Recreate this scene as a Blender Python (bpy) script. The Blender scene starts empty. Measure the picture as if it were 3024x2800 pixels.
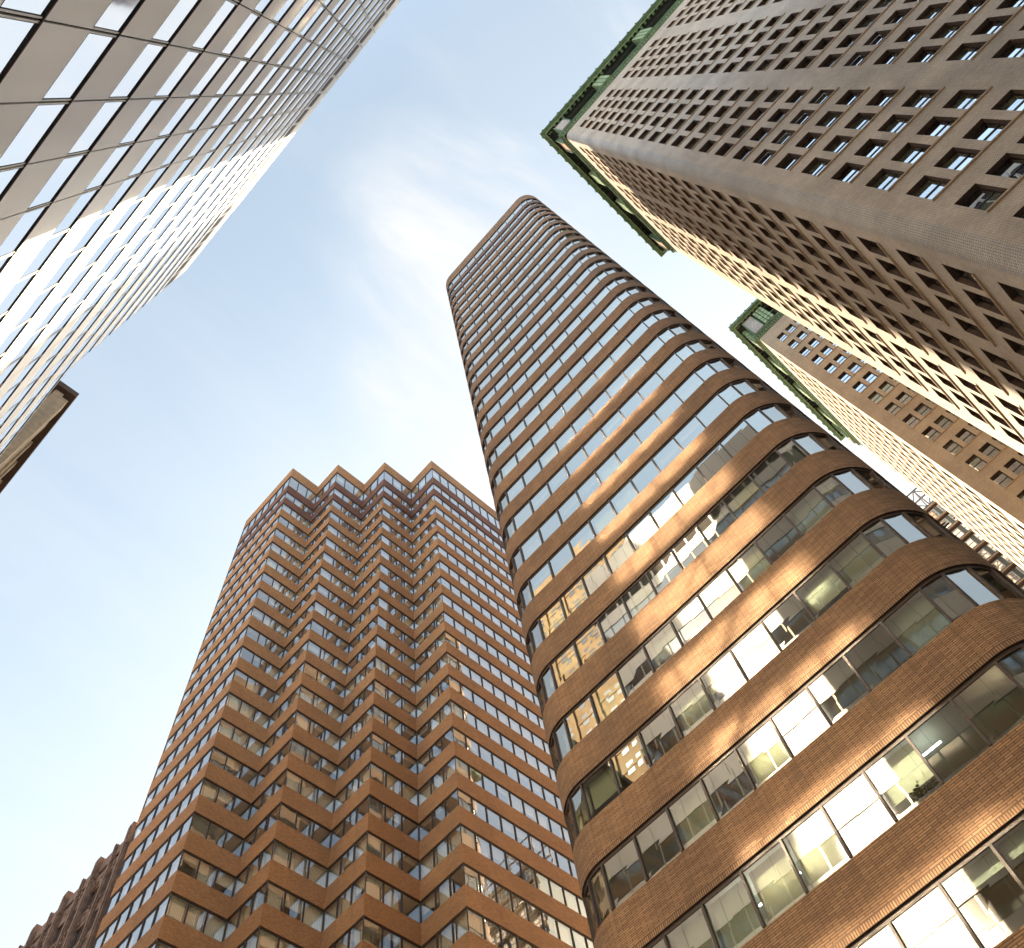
import bpy, math, random
import numpy as np
from mathutils import Vector, Matrix

R = math.radians
sc = bpy.context.scene
COL = sc.collection

# ------------------------------------------------------------------ camera
FPX, ZX, ZY, CX, CY = 2650.0, 1187.0, 265.0, 1512.0, 1400.0
EYE = 1.6
up = np.array([ZX - CX, ZY - CY, FPX]); up /= np.linalg.norm(up)
e0 = np.array([1.0, 0, 0]); e0 -= (e0 @ up) * up; e0 /= np.linalg.norm(e0)
n0 = np.cross(up, e0)
TH = R(-47.0)
wx = math.cos(TH) * e0 + math.sin(TH) * n0
wy = -math.sin(TH) * e0 + math.cos(TH) * n0
right = Vector((wx[0], wy[0], up[0]))
down = Vector((wx[1], wy[1], up[1]))
fwd = Vector((wx[2], wy[2], up[2]))
cd = bpy.data.cameras.new('camera')
cam = bpy.data.objects.new('camera', cd); COL.objects.link(cam)
m3 = Matrix((right, -down, -fwd)).transposed()
cam.matrix_world = Matrix.Translation((0, 0, EYE)) @ m3.to_4x4()
cd.sensor_fit = 'HORIZONTAL'; cd.sensor_width = 36.0; cd.lens = 36.0 * FPX / 3024.0
cd.clip_start = 0.1; cd.clip_end = 3000
sc.camera = cam

def proj(p):
    c = (p[0]) * wx + (p[1]) * wy + (p[2] - EYE) * up
    if c[2] <= 0.01: return None
    return (CX + FPX * c[0] / c[2], CY + FPX * c[1] / c[2])

def on_screen_area(pts, margin=0):
    q = [proj(p) for p in pts]
    if any(a is None for a in q): return 0.0
    xs = [a[0] for a in q]; ys = [a[1] for a in q]
    if max(xs) < -margin or min(xs) > 3024 + margin or max(ys) < -margin or min(ys) > 2800 + margin: return 0.0
    a = 0
    for i in range(len(q)):
        j = (i + 1) % len(q); a += q[i][0] * q[j][1] - q[j][0] * q[i][1]
    return abs(a) / 2

# ------------------------------------------------------------------ light
SUN_EL = 31.0
SUN_AZ = math.atan2(-0.263, 0.965)          # from +Y toward +X
sdir = Vector((math.sin(SUN_AZ) * math.cos(R(SUN_EL)), math.cos(SUN_AZ) * math.cos(R(SUN_EL)), math.sin(R(SUN_EL))))
sl = bpy.data.lights.new('sun', 'SUN'); sl.energy = 4.3; sl.angle = R(0.5); sl.color = (1.0, 0.82, 0.56)
so = bpy.data.objects.new('sun', sl); COL.objects.link(so)
so.rotation_euler = (-sdir).to_track_quat('-Z', 'Y').to_euler()

w = bpy.data.worlds.new('World'); sc.world = w; w.use_nodes = True
nt = w.node_tree; nt.nodes.clear()
N = nt.nodes.new; L = nt.links.new
out = N('ShaderNodeOutputWorld'); bg = N('ShaderNodeBackground'); bg.inputs['Strength'].default_value = 0.07
SKY_TINT = (0.88, 0.95, 0.82, 1)
sky = N('ShaderNodeTexSky'); sky.sky_type = 'NISHITA'; sky.sun_disc = False
sky.sun_elevation = R(SUN_EL); sky.sun_rotation = SUN_AZ
sky.air_density = 1.0; sky.dust_density = 3.0; sky.ozone_density = 1.0
tc = N('ShaderNodeTexCoord')
nv = N('ShaderNodeVectorMath'); nv.operation = 'NORMALIZE'; L(tc.outputs['Generated'], nv.inputs[0])
def wmath(op, a, b=None, c=None, clamp=False):
    x = N('ShaderNodeMath'); x.operation = op; x.use_clamp = clamp
    for i, v in enumerate((a, b, c)):
        if v is None: continue
        if hasattr(v, 'links'): L(v, x.inputs[i])
        else: x.inputs[i].default_value = v
    return x.outputs[0]
def wstep(v, lo, hi, t0=0.0, t1=1.0):
    x = N('ShaderNodeMapRange'); x.interpolation_type = 'SMOOTHSTEP'; L(v, x.inputs['Value'])
    x.inputs['From Min'].default_value = lo; x.inputs['From Max'].default_value = hi; x.inputs['To Min'].default_value = t0; x.inputs['To Max'].default_value = t1
    return x.outputs[0]
def wdot(d):
    x = N('ShaderNodeVectorMath'); x.operation = 'DOT_PRODUCT'; L(nv.outputs[0], x.inputs[0]); x.inputs[1].default_value = d; return x.outputs['Value']
sund = wdot(sdir)
sp = N('ShaderNodeSeparateXYZ'); L(nv.outputs[0], sp.inputs[0])
# flat cloud sheet overhead: project the direction on a high plane
zc = wmath('MAXIMUM', sp.outputs[2], 0.12)
cb = N('ShaderNodeCombineXYZ'); L(wmath('DIVIDE', sp.outputs[0], zc), cb.inputs[0]); L(wmath('DIVIDE', sp.outputs[1], zc), cb.inputs[1])
mp = N('ShaderNodeMapping'); mp.inputs['Rotation'].default_value = (0, 0, R(20)); mp.inputs['Scale'].default_value = (3.2, 1.3, 1.0); mp.inputs['Location'].default_value = (0.35, 0.9, 0)
L(cb.outputs[0], mp.inputs[0])
no = N('ShaderNodeTexNoise'); no.inputs['Scale'].default_value = 1.5; no.inputs['Detail'].default_value = 8; no.inputs['Roughness'].default_value = 0.58; no.inputs['Distortion'].default_value = 0.5
L(mp.outputs[0], no.inputs['Vector'])
cloud = wstep(no.outputs['Fac'], 0.40, 0.74)
# a thin cloud streak from overhead toward the sun
cA = fwd * FPX + right * (1440 - CX) + down * (1180 - CY); cA.normalize()
cC = fwd * FPX + right * (1440 - CX) + down * (720 - CY); cC.normalize()
cB = fwd * FPX + right * (1640 - CX) + down * (330 - CY); cB.normalize()
bank = wmath('MAXIMUM', wmath('MAXIMUM', wstep(wdot(cA), 0.983, 0.999), wstep(wdot(cC), 0.981, 0.999)), wmath('MULTIPLY', wstep(wdot(cB), 0.984, 0.999), 0.7))
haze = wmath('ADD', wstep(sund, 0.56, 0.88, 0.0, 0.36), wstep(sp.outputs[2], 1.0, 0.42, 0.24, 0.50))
f = wmath('ADD', haze, wmath('ADD', wmath('MULTIPLY', bank, wmath('ADD', wmath('MULTIPLY', cloud, 0.8), 0.12)), wmath('MULTIPLY', cloud, 0.12)), clamp=True)
tint = N('ShaderNodeMix'); tint.data_type = 'RGBA'; tint.blend_type = 'MULTIPLY'; tint.inputs[0].default_value = 1; tint.inputs[7].default_value = SKY_TINT
L(sky.outputs[0], tint.inputs[6])
mx = N('ShaderNodeMix'); mx.data_type = 'RGBA'; mx.inputs[7].default_value = (2.45, 2.44, 2.42, 1)
L(tint.outputs[2], mx.inputs[6]); L(f, mx.inputs[0])
gl_ = N('ShaderNodeMix'); gl_.data_type = 'RGBA'; gl_.blend_type = 'ADD'; gl_.inputs[7].default_value = (40, 35, 28, 1)  # extra glow around the hidden sun, added to fill the shaded walls
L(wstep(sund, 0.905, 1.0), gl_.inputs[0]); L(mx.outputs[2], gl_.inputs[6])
# added out-of-view sky brightness opposite the sun, lifting shaded walls and window reflections
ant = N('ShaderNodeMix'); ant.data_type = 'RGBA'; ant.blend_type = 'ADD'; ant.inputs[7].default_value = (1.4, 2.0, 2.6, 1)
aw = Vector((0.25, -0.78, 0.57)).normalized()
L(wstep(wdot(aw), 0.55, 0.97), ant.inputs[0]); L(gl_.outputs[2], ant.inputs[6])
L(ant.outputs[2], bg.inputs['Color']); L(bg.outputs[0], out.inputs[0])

sc.view_settings.view_transform = 'Standard'; sc.view_settings.look = 'None'
sc.view_settings.exposure = 2.65; sc.view_settings.gamma = 1.0
cy = sc.cycles
cy.max_bounces = 8; cy.diffuse_bounces = 4; cy.glossy_bounces = 5; cy.transmission_bounces = 2; cy.transparent_max_bounces = 12
cy.caustics_reflective = True; cy.caustics_refractive = False; cy.blur_glossy = 0.0
cy.sample_clamp_indirect = 40.0
cy.use_denoising = True
try:
    cy.use_guiding = True; cy.use_surface_guiding = True; cy.guiding_training_samples = 128
    cy.surface_guiding_probability = 0.6
except Exception: pass

# ------------------------------------------------------------------ materials
def newmat(name):
    m = bpy.data.materials.new(name); m.use_nodes = True
    t = m.node_tree; t.nodes.clear()
    o = t.nodes.new('ShaderNodeOutputMaterial')
    return m, t, t.nodes.new, t.links.new, o

def mixc(nn, ll, fac, a, b, mode='MIX'):
    x = nn('ShaderNodeMix'); x.data_type = 'RGBA'; x.blend_type = mode
    for i, v in ((0, fac), (6, a), (7, b)):
        if hasattr(v, 'is_linked') or hasattr(v, 'links'): ll(v, x.inputs[i])
        elif i == 0: x.inputs[0].default_value = v
        else: x.inputs[i].default_value = (*v, 1)
    return x.outputs[2]

def math_(nn, ll, op, a, b=None, c=None, clamp=False):
    x = nn('ShaderNodeMath'); x.operation = op; x.use_clamp = clamp
    for i, v in enumerate((a, b, c)):
        if v is None: continue
        if hasattr(v, 'links'): ll(v, x.inputs[i])
        else: x.inputs[i].default_value = v
    return x.outputs[0]

def brick_mat(name, c1, c2, mortar, bw=0.22, rh=0.068, mw=0.008, soldier=0.0, drip=0.0, bandh=2.04, dirt=0.35, blotch=0.25):
    m, t, nn, ll, o = newmat(name)
    uv = nn('ShaderNodeUVMap'); sx = nn('ShaderNodeSeparateXYZ'); ll(uv.outputs[0], sx.inputs[0])
    b = nn('ShaderNodeTexBrick'); b.inputs['Scale'].default_value = 1; b.inputs['Brick Width'].default_value = bw
    b.inputs['Row Height'].default_value = rh; b.inputs['Mortar Size'].default_value = mw; b.inputs['Mortar Smooth'].default_value = 0.2
    b.inputs['Bias'].default_value = 0.0
    for k, c in (('Color1', c1), ('Color2', c2), ('Mortar', mortar)): b.inputs[k].default_value = (*c, 1)
    ll(uv.outputs[0], b.inputs['Vector'])
    col = b.outputs['Color']; fac = b.outputs['Fac']
    if soldier:
        cb = nn('ShaderNodeCombineXYZ'); ll(sx.outputs[1], cb.inputs[0]); ll(sx.outputs[0], cb.inputs[1])
        b2 = nn('ShaderNodeTexBrick'); b2.inputs['Scale'].default_value = 1; b2.offset = 0.0
        b2.inputs['Brick Width'].default_value = soldier; b2.inputs['Row Height'].default_value = 0.075; b2.inputs['Mortar Size'].default_value = mw * 1.3
        for k, c in (('Color1', c1), ('Color2', c2), ('Mortar', mortar)): b2.inputs[k].default_value = (*c, 1)
        ll(cb.outputs[0], b2.inputs['Vector'])
        sel = math_(nn, ll, 'LESS_THAN', sx.outputs[1], soldier)
        col = mixc(nn, ll, sel, col, b2.outputs['Color'])
    geo = nn('ShaderNodeNewGeometry')
    n1 = nn('ShaderNodeTexNoise'); n1.inputs['Scale'].default_value = 0.35; n1.inputs['Detail'].default_value = 6
    ll(geo.outputs['Position'], n1.inputs['Vector'])
    r1 = nn('ShaderNodeMapRange'); r1.inputs['From Min'].default_value = 0.3; r1.inputs['From Max'].default_value = 0.7
    r1.inputs['To Min'].default_value = 1 - blotch; r1.inputs['To Max'].default_value = 1 + blotch * 0.5
    ll(n1.outputs['Fac'], r1.inputs['Value'])
    vm = nn('ShaderNodeVectorMath'); vm.operation = 'SCALE'; ll(col, vm.inputs[0]); ll(r1.outputs[0], vm.inputs['Scale'])
    col = vm.outputs[0]
    # grime streaks running down the wall
    mp = nn('ShaderNodeMapping'); mp.inputs['Scale'].default_value = (2.2, 0.22, 1); ll(uv.outputs[0], mp.inputs[0])
    n2 = nn('ShaderNodeTexNoise'); n2.inputs['Scale'].default_value = 1.0; n2.inputs['Detail'].default_value = 5; ll(mp.outputs[0], n2.inputs['Vector'])
    g = nn('ShaderNodeMapRange'); g.inputs['From Min'].default_value = 0.5; g.inputs['From Max'].default_value = 0.8
    g.inputs['To Max'].default_value = dirt; ll(n2.outputs['Fac'], g.inputs['Value'])
    col = mixc(nn, ll, g.outputs[0], col, tuple(x * 0.35 for x in c1))
    if drip:
        fr = math_(nn, ll, 'PINGPONG', math_(nn, ll, 'ADD', sx.outputs[0], 14.44 * 10), drip / 2)
        near = math_(nn, ll, 'SUBTRACT', 1.0, math_(nn, ll, 'DIVIDE', fr, 0.17), clamp=True)
        vv = math_(nn, ll, 'POWER', math_(nn, ll, 'DIVIDE', sx.outputs[1], bandh, clamp=True), 1.6)
        n3 = nn('ShaderNodeTexNoise'); n3.inputs['Scale'].default_value = 0.9; ll(geo.outputs['Position'], n3.inputs['Vector'])
        k = math_(nn, ll, 'MULTIPLY', math_(nn, ll, 'MULTIPLY', near, vv), math_(nn, ll, 'MULTIPLY', n3.outputs['Fac'], 1.3), clamp=True)
        col = mixc(nn, ll, k, col, tuple(x * 0.3 for x in c1))
    p = nn('ShaderNodeBsdfPrincipled'); p.inputs['Roughness'].default_value = 0.85
    ll(col, p.inputs['Base Color'])
    bp = nn('ShaderNodeBump'); bp.inputs['Strength'].default_value = 0.5; bp.inputs['Distance'].default_value = 0.006; bp.invert = True
    ll(fac, bp.inputs['Height']); ll(bp.outputs[0], p.inputs['Normal'])
    ll(p.outputs[0], o.inputs[0]); return m

def plain(name, c, rough=0.6, metal=0.0, noise=0.0, nscale=1.0, bump=0.0, streak=False):
    m, t, nn, ll, o = newmat(name)
    p = nn('ShaderNodeBsdfPrincipled'); p.inputs['Roughness'].default_value = rough; p.inputs['Metallic'].default_value = metal
    p.inputs['Base Color'].default_value = (*c, 1)
    if noise or bump:
        geo = nn('ShaderNodeNewGeometry'); n1 = nn('ShaderNodeTexNoise'); n1.inputs['Scale'].default_value = nscale; n1.inputs['Detail'].default_value = 6
        if streak:
            mp = nn('ShaderNodeMapping'); mp.inputs['Scale'].default_value = (1, 1, 0.15); ll(geo.outputs['Position'], mp.inputs[0]); ll(mp.outputs[0], n1.inputs['Vector'])
        else: ll(geo.outputs['Position'], n1.inputs['Vector'])
        r1 = nn('ShaderNodeMapRange'); r1.inputs['From Min'].default_value = 0.3; r1.inputs['From Max'].default_value = 0.7
        ll(n1.outputs['Fac'], r1.inputs['Value'])
        ll(mixc(nn, ll, r1.outputs[0], tuple(x * (1 - noise) for x in c), tuple(min(1, x * (1 + noise * 0.6)) for x in c)), p.inputs['Base Color'])
        if bump:
            bp = nn('ShaderNodeBump'); bp.inputs['Strength'].default_value = 1; bp.inputs['Distance'].default_value = bump
            ll(n1.outputs['Fac'], bp.inputs['Height']); ll(bp.outputs[0], p.inputs['Normal'])
    ll(p.outputs[0], o.inputs[0]); return m

def attr_mat(name, rough=0.8, pleat=0.0):
    m, t, nn, ll, o = newmat(name)
    a = nn('ShaderNodeAttribute'); a.attribute_name = 'tone'
    p = nn('ShaderNodeBsdfPrincipled'); p.inputs['Roughness'].default_value = rough
    col = a.outputs['Color']
    if pleat:
        uv = nn('ShaderNodeUVMap'); wv = nn('ShaderNodeTexWave'); wv.inputs['Scale'].default_value = pleat; wv.inputs['Distortion'].default_value = 1.5
        ll(uv.outputs[0], wv.inputs['Vector'])
        col = mixc(nn, ll, math_(nn, ll, 'MULTIPLY', wv.outputs['Fac'], 0.35), col, (0.1, 0.09, 0.07))
    ll(col, p.inputs['Base Color'])
    ll(p.outputs[0], o.inputs[0]); return m

def glass(name, f0=0.2, pw=2.0, tint=(0.55, 0.6, 0.58), rough=0.0, wav=0.0, wscale=1.0, base=None, refl=(0.93, 0.96, 1.0)):
    m, t, nn, ll, o = newmat(name)
    lw = nn('ShaderNodeLayerWeight'); lw.inputs['Blend'].default_value = 0.5
    fr = nn('ShaderNodeMath'); fr.operation = 'MULTIPLY_ADD'; fr.inputs[1].default_value = 1 - f0; fr.inputs[2].default_value = f0
    ll(math_(nn, ll, 'POWER', lw.outputs['Facing'], pw), fr.inputs[0])
    gl = nn('ShaderNodeBsdfGlossy'); gl.inputs['Roughness'].default_value = rough; gl.inputs['Color'].default_value = (*refl, 1)
    if base: tr = nn('ShaderNodeBsdfDiffuse'); tr.inputs['Color'].default_value = (*base, 1)
    else: tr = nn('ShaderNodeBsdfTransparent'); tr.inputs['Color'].default_value = (*tint, 1)
    if wav:
        geo = nn('ShaderNodeNewGeometry'); n1 = nn('ShaderNodeTexNoise'); n1.inputs['Scale'].default_value = wscale; n1.inputs['Detail'].default_value = 1
        ll(geo.outputs['Position'], n1.inputs['Vector'])
        bp = nn('ShaderNodeBump'); bp.inputs['Strength'].default_value = 1; bp.inputs['Distance'].default_value = wav
        ll(n1.outputs['Fac'], bp.inputs['Height']); ll(bp.outputs[0], gl.inputs['Normal'])
    mx = nn('ShaderNodeMixShader'); ll(fr.outputs[0], mx.inputs[0]); ll(tr.outputs[0], mx.inputs[1]); ll(gl.outputs[0], mx.inputs[2])
    ll(mx.outputs[0], o.inputs[0]); return m

def emit(name, c, s):
    m, t, nn, ll, o = newmat(name); e = nn('ShaderNodeEmission'); e.inputs[0].default_value = (*c, 1); e.inputs[1].default_value = s
    ll(e.outputs[0], o.inputs[0]); return m

M = {}
M['brick_b'] = brick_mat('rounded tower brick', (0.355, 0.195, 0.092), (0.225, 0.115, 0.052), (0.045, 0.028, 0.02), soldier=0.2, bw=0.42, rh=0.072, mw=0.010, drip=1.4444)
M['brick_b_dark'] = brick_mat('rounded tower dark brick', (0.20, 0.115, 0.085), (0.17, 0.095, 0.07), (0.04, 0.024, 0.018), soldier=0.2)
M['brick_c'] = brick_mat('zigzag tower brick', (0.56, 0.285, 0.115), (0.39, 0.19, 0.075), (0.13, 0.075, 0.045), dirt=0.22, blotch=0.15)
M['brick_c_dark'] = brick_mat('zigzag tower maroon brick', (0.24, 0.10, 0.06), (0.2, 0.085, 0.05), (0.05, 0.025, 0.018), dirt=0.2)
M['brick_a'] = brick_mat('tan brick', (0.60, 0.50, 0.41), (0.47, 0.38, 0.31), (0.20, 0.165, 0.14), bw=0.2, rh=0.066, mw=0.010, dirt=0.25, blotch=0.22)
M['brick_d'] = brick_mat('tan brick with bounce light tint', (0.62, 0.49, 0.35), (0.50, 0.385, 0.265), (0.22, 0.17, 0.125), bw=0.2, rh=0.066, mw=0.010, dirt=0.25, blotch=0.18)  # tan brick with the golden bounce light mixed into its colour
M['brick_a_stone'] = brick_mat('pale corner brick', (0.64, 0.58, 0.53), (0.52, 0.47, 0.43), (0.12, 0.11, 0.11), bw=0.2, rh=0.066, mw=0.014, dirt=0.2)
M['pier_brown'] = plain('brown terracotta', (0.26, 0.16, 0.10), 0.85, noise=0.25, nscale=3)
M['ledge'] = plain('sill stone', (0.38, 0.27, 0.18), 0.8, noise=0.2, nscale=3)
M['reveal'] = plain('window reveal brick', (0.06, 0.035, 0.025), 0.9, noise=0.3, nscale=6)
M['sash'] = plain('dark bronze frame', (0.035, 0.024, 0.018), 0.4, 0.3)
M['sash_b'] = plain('dark brown window frame', (0.045, 0.024, 0.015), 0.6, 0.0)
M['glass_a'] = glass('pane', f0=0.5, pw=2.0, base=(0.012, 0.016, 0.016), wav=0.004, wscale=0.9)
M['glass_a2'] = glass('pane with shade behind', f0=0.30, pw=2.0, base=(0.13, 0.145, 0.105), wav=0.004, wscale=0.9)
M['glass_b'] = glass('ribbon pane', f0=0.10, pw=1.45, refl=(1.0, 0.95, 0.87), tint=(0.66, 0.71, 0.64), wav=0.0008, wscale=0.9)
M['glass_c'] = glass('zigzag pane', f0=0.08, pw=1.8, tint=(0.95, 0.96, 0.92), wav=0.002, wscale=0.9)
M['glass_e'] = glass('bright mirror pane', f0=0.75, pw=2.0, base=(0.03, 0.045, 0.06), rough=0.055, wav=0.0008, wscale=0.8)
M['alu'] = plain('white aluminium panel', (0.80, 0.80, 0.80), 0.5, 0.35, noise=0.08, nscale=0.8, streak=True)
M['alu_jamb'] = plain('aluminium jamb', (0.60, 0.57, 0.51), 0.4, 0.4)
M['joint'] = plain('dark joint', (0.012, 0.008, 0.010), 0.7)
M['interior'] = plain('office ceiling', (0.62, 0.60, 0.54), 0.9)
M['core'] = plain('office wall', (0.30, 0.27, 0.22), 0.9, noise=0.5, nscale=0.4)
M['floor_in'] = plain('office floor', (0.14, 0.12, 0.10), 0.9)
M['blind'] = attr_mat('window blind', pleat=2.2)
M['blind_flat'] = attr_mat('roller blind')
M['roof'] = plain('roof gravel', (0.25, 0.24, 0.22), 0.9, noise=0.2)
M['copper'] = plain('green copper', (0.10, 0.17, 0.09), 0.65, noise=0.5, nscale=2.2, bump=0.02)
M['copper_pale'] = plain('pale verdigris', (0.24, 0.33, 0.18), 0.7, noise=0.4, nscale=2.0, bump=0.02)
M['copper_dark'] = plain('near-black copper', (0.016, 0.021, 0.015), 0.7, noise=0.5, nscale=2.0, bump=0.02)  # darkest copper tone, for soffits, the gallery recess and some ornaments
M['stone_g'] = plain('carved brown stone', (0.21, 0.145, 0.115), 0.9, noise=0.35, nscale=1.6, bump=0.10)
M['stone_f'] = plain('tan granite', (0.46, 0.37, 0.26), 0.8, noise=0.2, nscale=2)
M['stone_j'] = plain('weathered tan stone', (0.17, 0.125, 0.075), 0.9, noise=0.3, nscale=0.5)
M['brown_f'] = plain('dark brown cladding', (0.085, 0.050, 0.034), 0.8, noise=0.25, nscale=1.2)
M['tube'] = emit('fluorescent tube', (0.9, 1.0, 0.95), 4.0)
M['tube_warm'] = emit('warm ceiling light', (1.0, 0.82, 0.5), 3.5)
M['leaf'] = plain('leaf', (0.07, 0.14, 0.03), 0.6, noise=0.3, nscale=20)
M['pot'] = plain('clay pot', (0.35, 0.13, 0.07), 0.8)
M['asphalt'] = plain('asphalt', (0.05, 0.05, 0.05), 0.9, noise=0.3, nscale=3)
M['pave'] = plain('concrete paving', (0.30, 0.29, 0.27), 0.9, noise=0.2, nscale=2)
M['paint'] = plain('road paint', (0.7, 0.68, 0.6), 0.7)
M['redbrown'] = plain('red brown spandrel', (0.11, 0.065, 0.05), 0.7, noise=0.2, nscale=3)
M['greenpan'] = plain('grey green panel', (0.08, 0.11, 0.11), 0.5)
M['whitebar'] = plain('white glazing bar', (0.62, 0.62, 0.66), 0.5)
M['steel'] = plain('steel lattice', (0.16, 0.15, 0.17), 0.6, 0.3)

# ------------------------------------------------------------------ mesh helper
class MB:
    def __init__(s):
        s.v = []; s.f = []; s.uv = []; s.mi = []; s.key = {}; s.col = []; s.mats = []
    def vid(s, p, merge):
        if merge:
            k = (round(p[0], 4), round(p[1], 4), round(p[2], 4))
            i = s.key.get(k)
            if i is None: i = len(s.v); s.key[k] = i; s.v.append(k)
            return i
        s.v.append(tuple(p)); return len(s.v) - 1
    def mat(s, m):
        if m not in s.mats: s.mats.append(m)
        return s.mats.index(m)
    def poly(s, pts, m, uv=None, merge=True, col=(1, 1, 1, 1), z0=0.0):
        ids = [s.vid(p, merge) for p in pts]
        if len(set(ids)) < 3: return
        if uv is None:
            a = np.array(pts[1]) - np.array(pts[0]); b = np.array(pts[-1]) - np.array(pts[0]); n = np.cross(a, b)
            if abs(n[2]) > 0.7 * (np.linalg.norm(n) + 1e-12): uv = [(p[0], p[1]) for p in pts]
            else:
                t = np.array([-n[1], n[0]]); t = t / (np.linalg.norm(t) + 1e-12)
                if abs(t[0]) > abs(t[1]):
                    if t[0] < 0: t = -t
                elif t[1] < 0: t = -t
                uv = [(p[0] * t[0] + p[1] * t[1], p[2] - z0) for p in pts]
        s.f.append(ids); s.uv.append(uv); s.mi.append(s.mat(m)); s.col.append(col)
    def box(s, x0, x1, y0, y1, z0, z1, m, skip='', zoff=0.0, col=(1, 1, 1, 1)):
        P = lambda x, y, z: (x, y, z)
        F = {'-x': [P(x0, y1, z0), P(x0, y0, z0), P(x0, y0, z1), P(x0, y1, z1)], '+x': [P(x1, y0, z0), P(x1, y1, z0), P(x1, y1, z1), P(x1, y0, z1)],
             '-y': [P(x0, y0, z0), P(x1, y0, z0), P(x1, y0, z1), P(x0, y0, z1)], '+y': [P(x1, y1, z0), P(x0, y1, z0), P(x0, y1, z1), P(x1, y1, z1)],
             '-z': [P(x0, y1, z0), P(x1, y1, z0), P(x1, y0, z0), P(x0, y0, z0)], '+z': [P(x0, y0, z1), P(x1, y0, z1), P(x1, y1, z1), P(x0, y1, z1)]}
        for k, f in F.items():
            if k not in skip: s.poly(f, m, merge=False, z0=zoff, col=col)
    def bar(s, a, b, w, m):
        a = Vector(a); b = Vector(b); d = (b - a).normalized()
        h = Vector((0, 0, 1)) if abs(d.z) < 0.9 else Vector((1, 0, 0))
        u = d.cross(h).normalized() * w / 2; v = d.cross(u).normalized() * w / 2
        c = [a + u + v, a - u + v, a - u - v, a + u - v]; e = [b + u + v, b - u + v, b - u - v, b + u - v]
        for i in range(4):
            j = (i + 1) % 4; s.poly([c[i], c[j], e[j], e[i]], m, merge=False)
        s.poly(c, m, merge=False); s.poly(e[::-1], m, merge=False)
    def build(s, name, parent=None, smooth=False, loc=None):
        me = bpy.data.meshes.new(name); me.from_pydata([tuple(p) for p in s.v], [], s.f)
        ul = me.uv_layers.new(name='UVMap')
        flat = np.array([c for f in s.uv for p in f for c in p], dtype=np.float32); ul.data.foreach_set('uv', flat)
        ca = me.color_attributes.new('tone', 'FLOAT_COLOR', 'CORNER')
        cc = np.array([c for f, cl in zip(s.f, s.col) for _ in f for c in cl], dtype=np.float32); ca.data.foreach_set('color', cc)
        for m in s.mats: me.materials.append(M[m])
        me.polygons.foreach_set('material_index', s.mi)
        if smooth:
            me.polygons.foreach_set('use_smooth', [True] * len(s.f)); me.set_sharp_from_angle(angle=R(32))
        me.update()
        o = bpy.data.objects.new(name, me); COL.objects.link(o)
        if loc: o.location = loc
        if parent: o.parent = parent
        return o

def thing(name, label, cat, group=None, loc=(0, 0, 0)):
    o = bpy.data.objects.new(name, None); COL.objects.link(o); o.location = loc
    o['label'] = label; o['category'] = cat
    if group: o['group'] = group
    return o

def offset_poly(P, d):
    """inward offset of a counter-clockwise closed polygon"""
    n = len(P); Q = []
    for i in range(n):
        a = np.array(P[i - 1], float); b = np.array(P[i], float); c = np.array(P[(i + 1) % n], float)
        u = (b - a); u /= np.linalg.norm(u); v = (c - b); v /= np.linalg.norm(v)
        nu = np.array([-u[1], u[0]]); nv_ = np.array([-v[1], v[0]])
        k = 1 + nu @ nv_
        Q.append(tuple(b + d * (nu + nv_) / k))
    return Q

def extrude(mb, P, z0, z1, m, closed=True, u0=0.0, zrel=True):
    u = u0; n = len(P)
    for i in range(n if closed else n - 1):
        a = P[i]; b = P[(i + 1) % n]; d = math.hypot(b[0] - a[0], b[1] - a[1])
        vz = z0 if zrel else 0
        mb.poly([(*a, z0), (*b, z0), (*b, z1), (*a, z1)], m, uv=[(u, z0 - vz), (u + d, z0 - vz), (u + d, z1 - vz), (u, z1 - vz)])
        u += d

def ring(mb, P, Q, z, m):
    n = len(P)
    for i in range(n):
        j = (i + 1) % n
        mb.poly([(*P[i], z), (*P[j], z), (*Q[j], z), (*Q[i], z)], m)

rng = random.Random(7)

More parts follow.
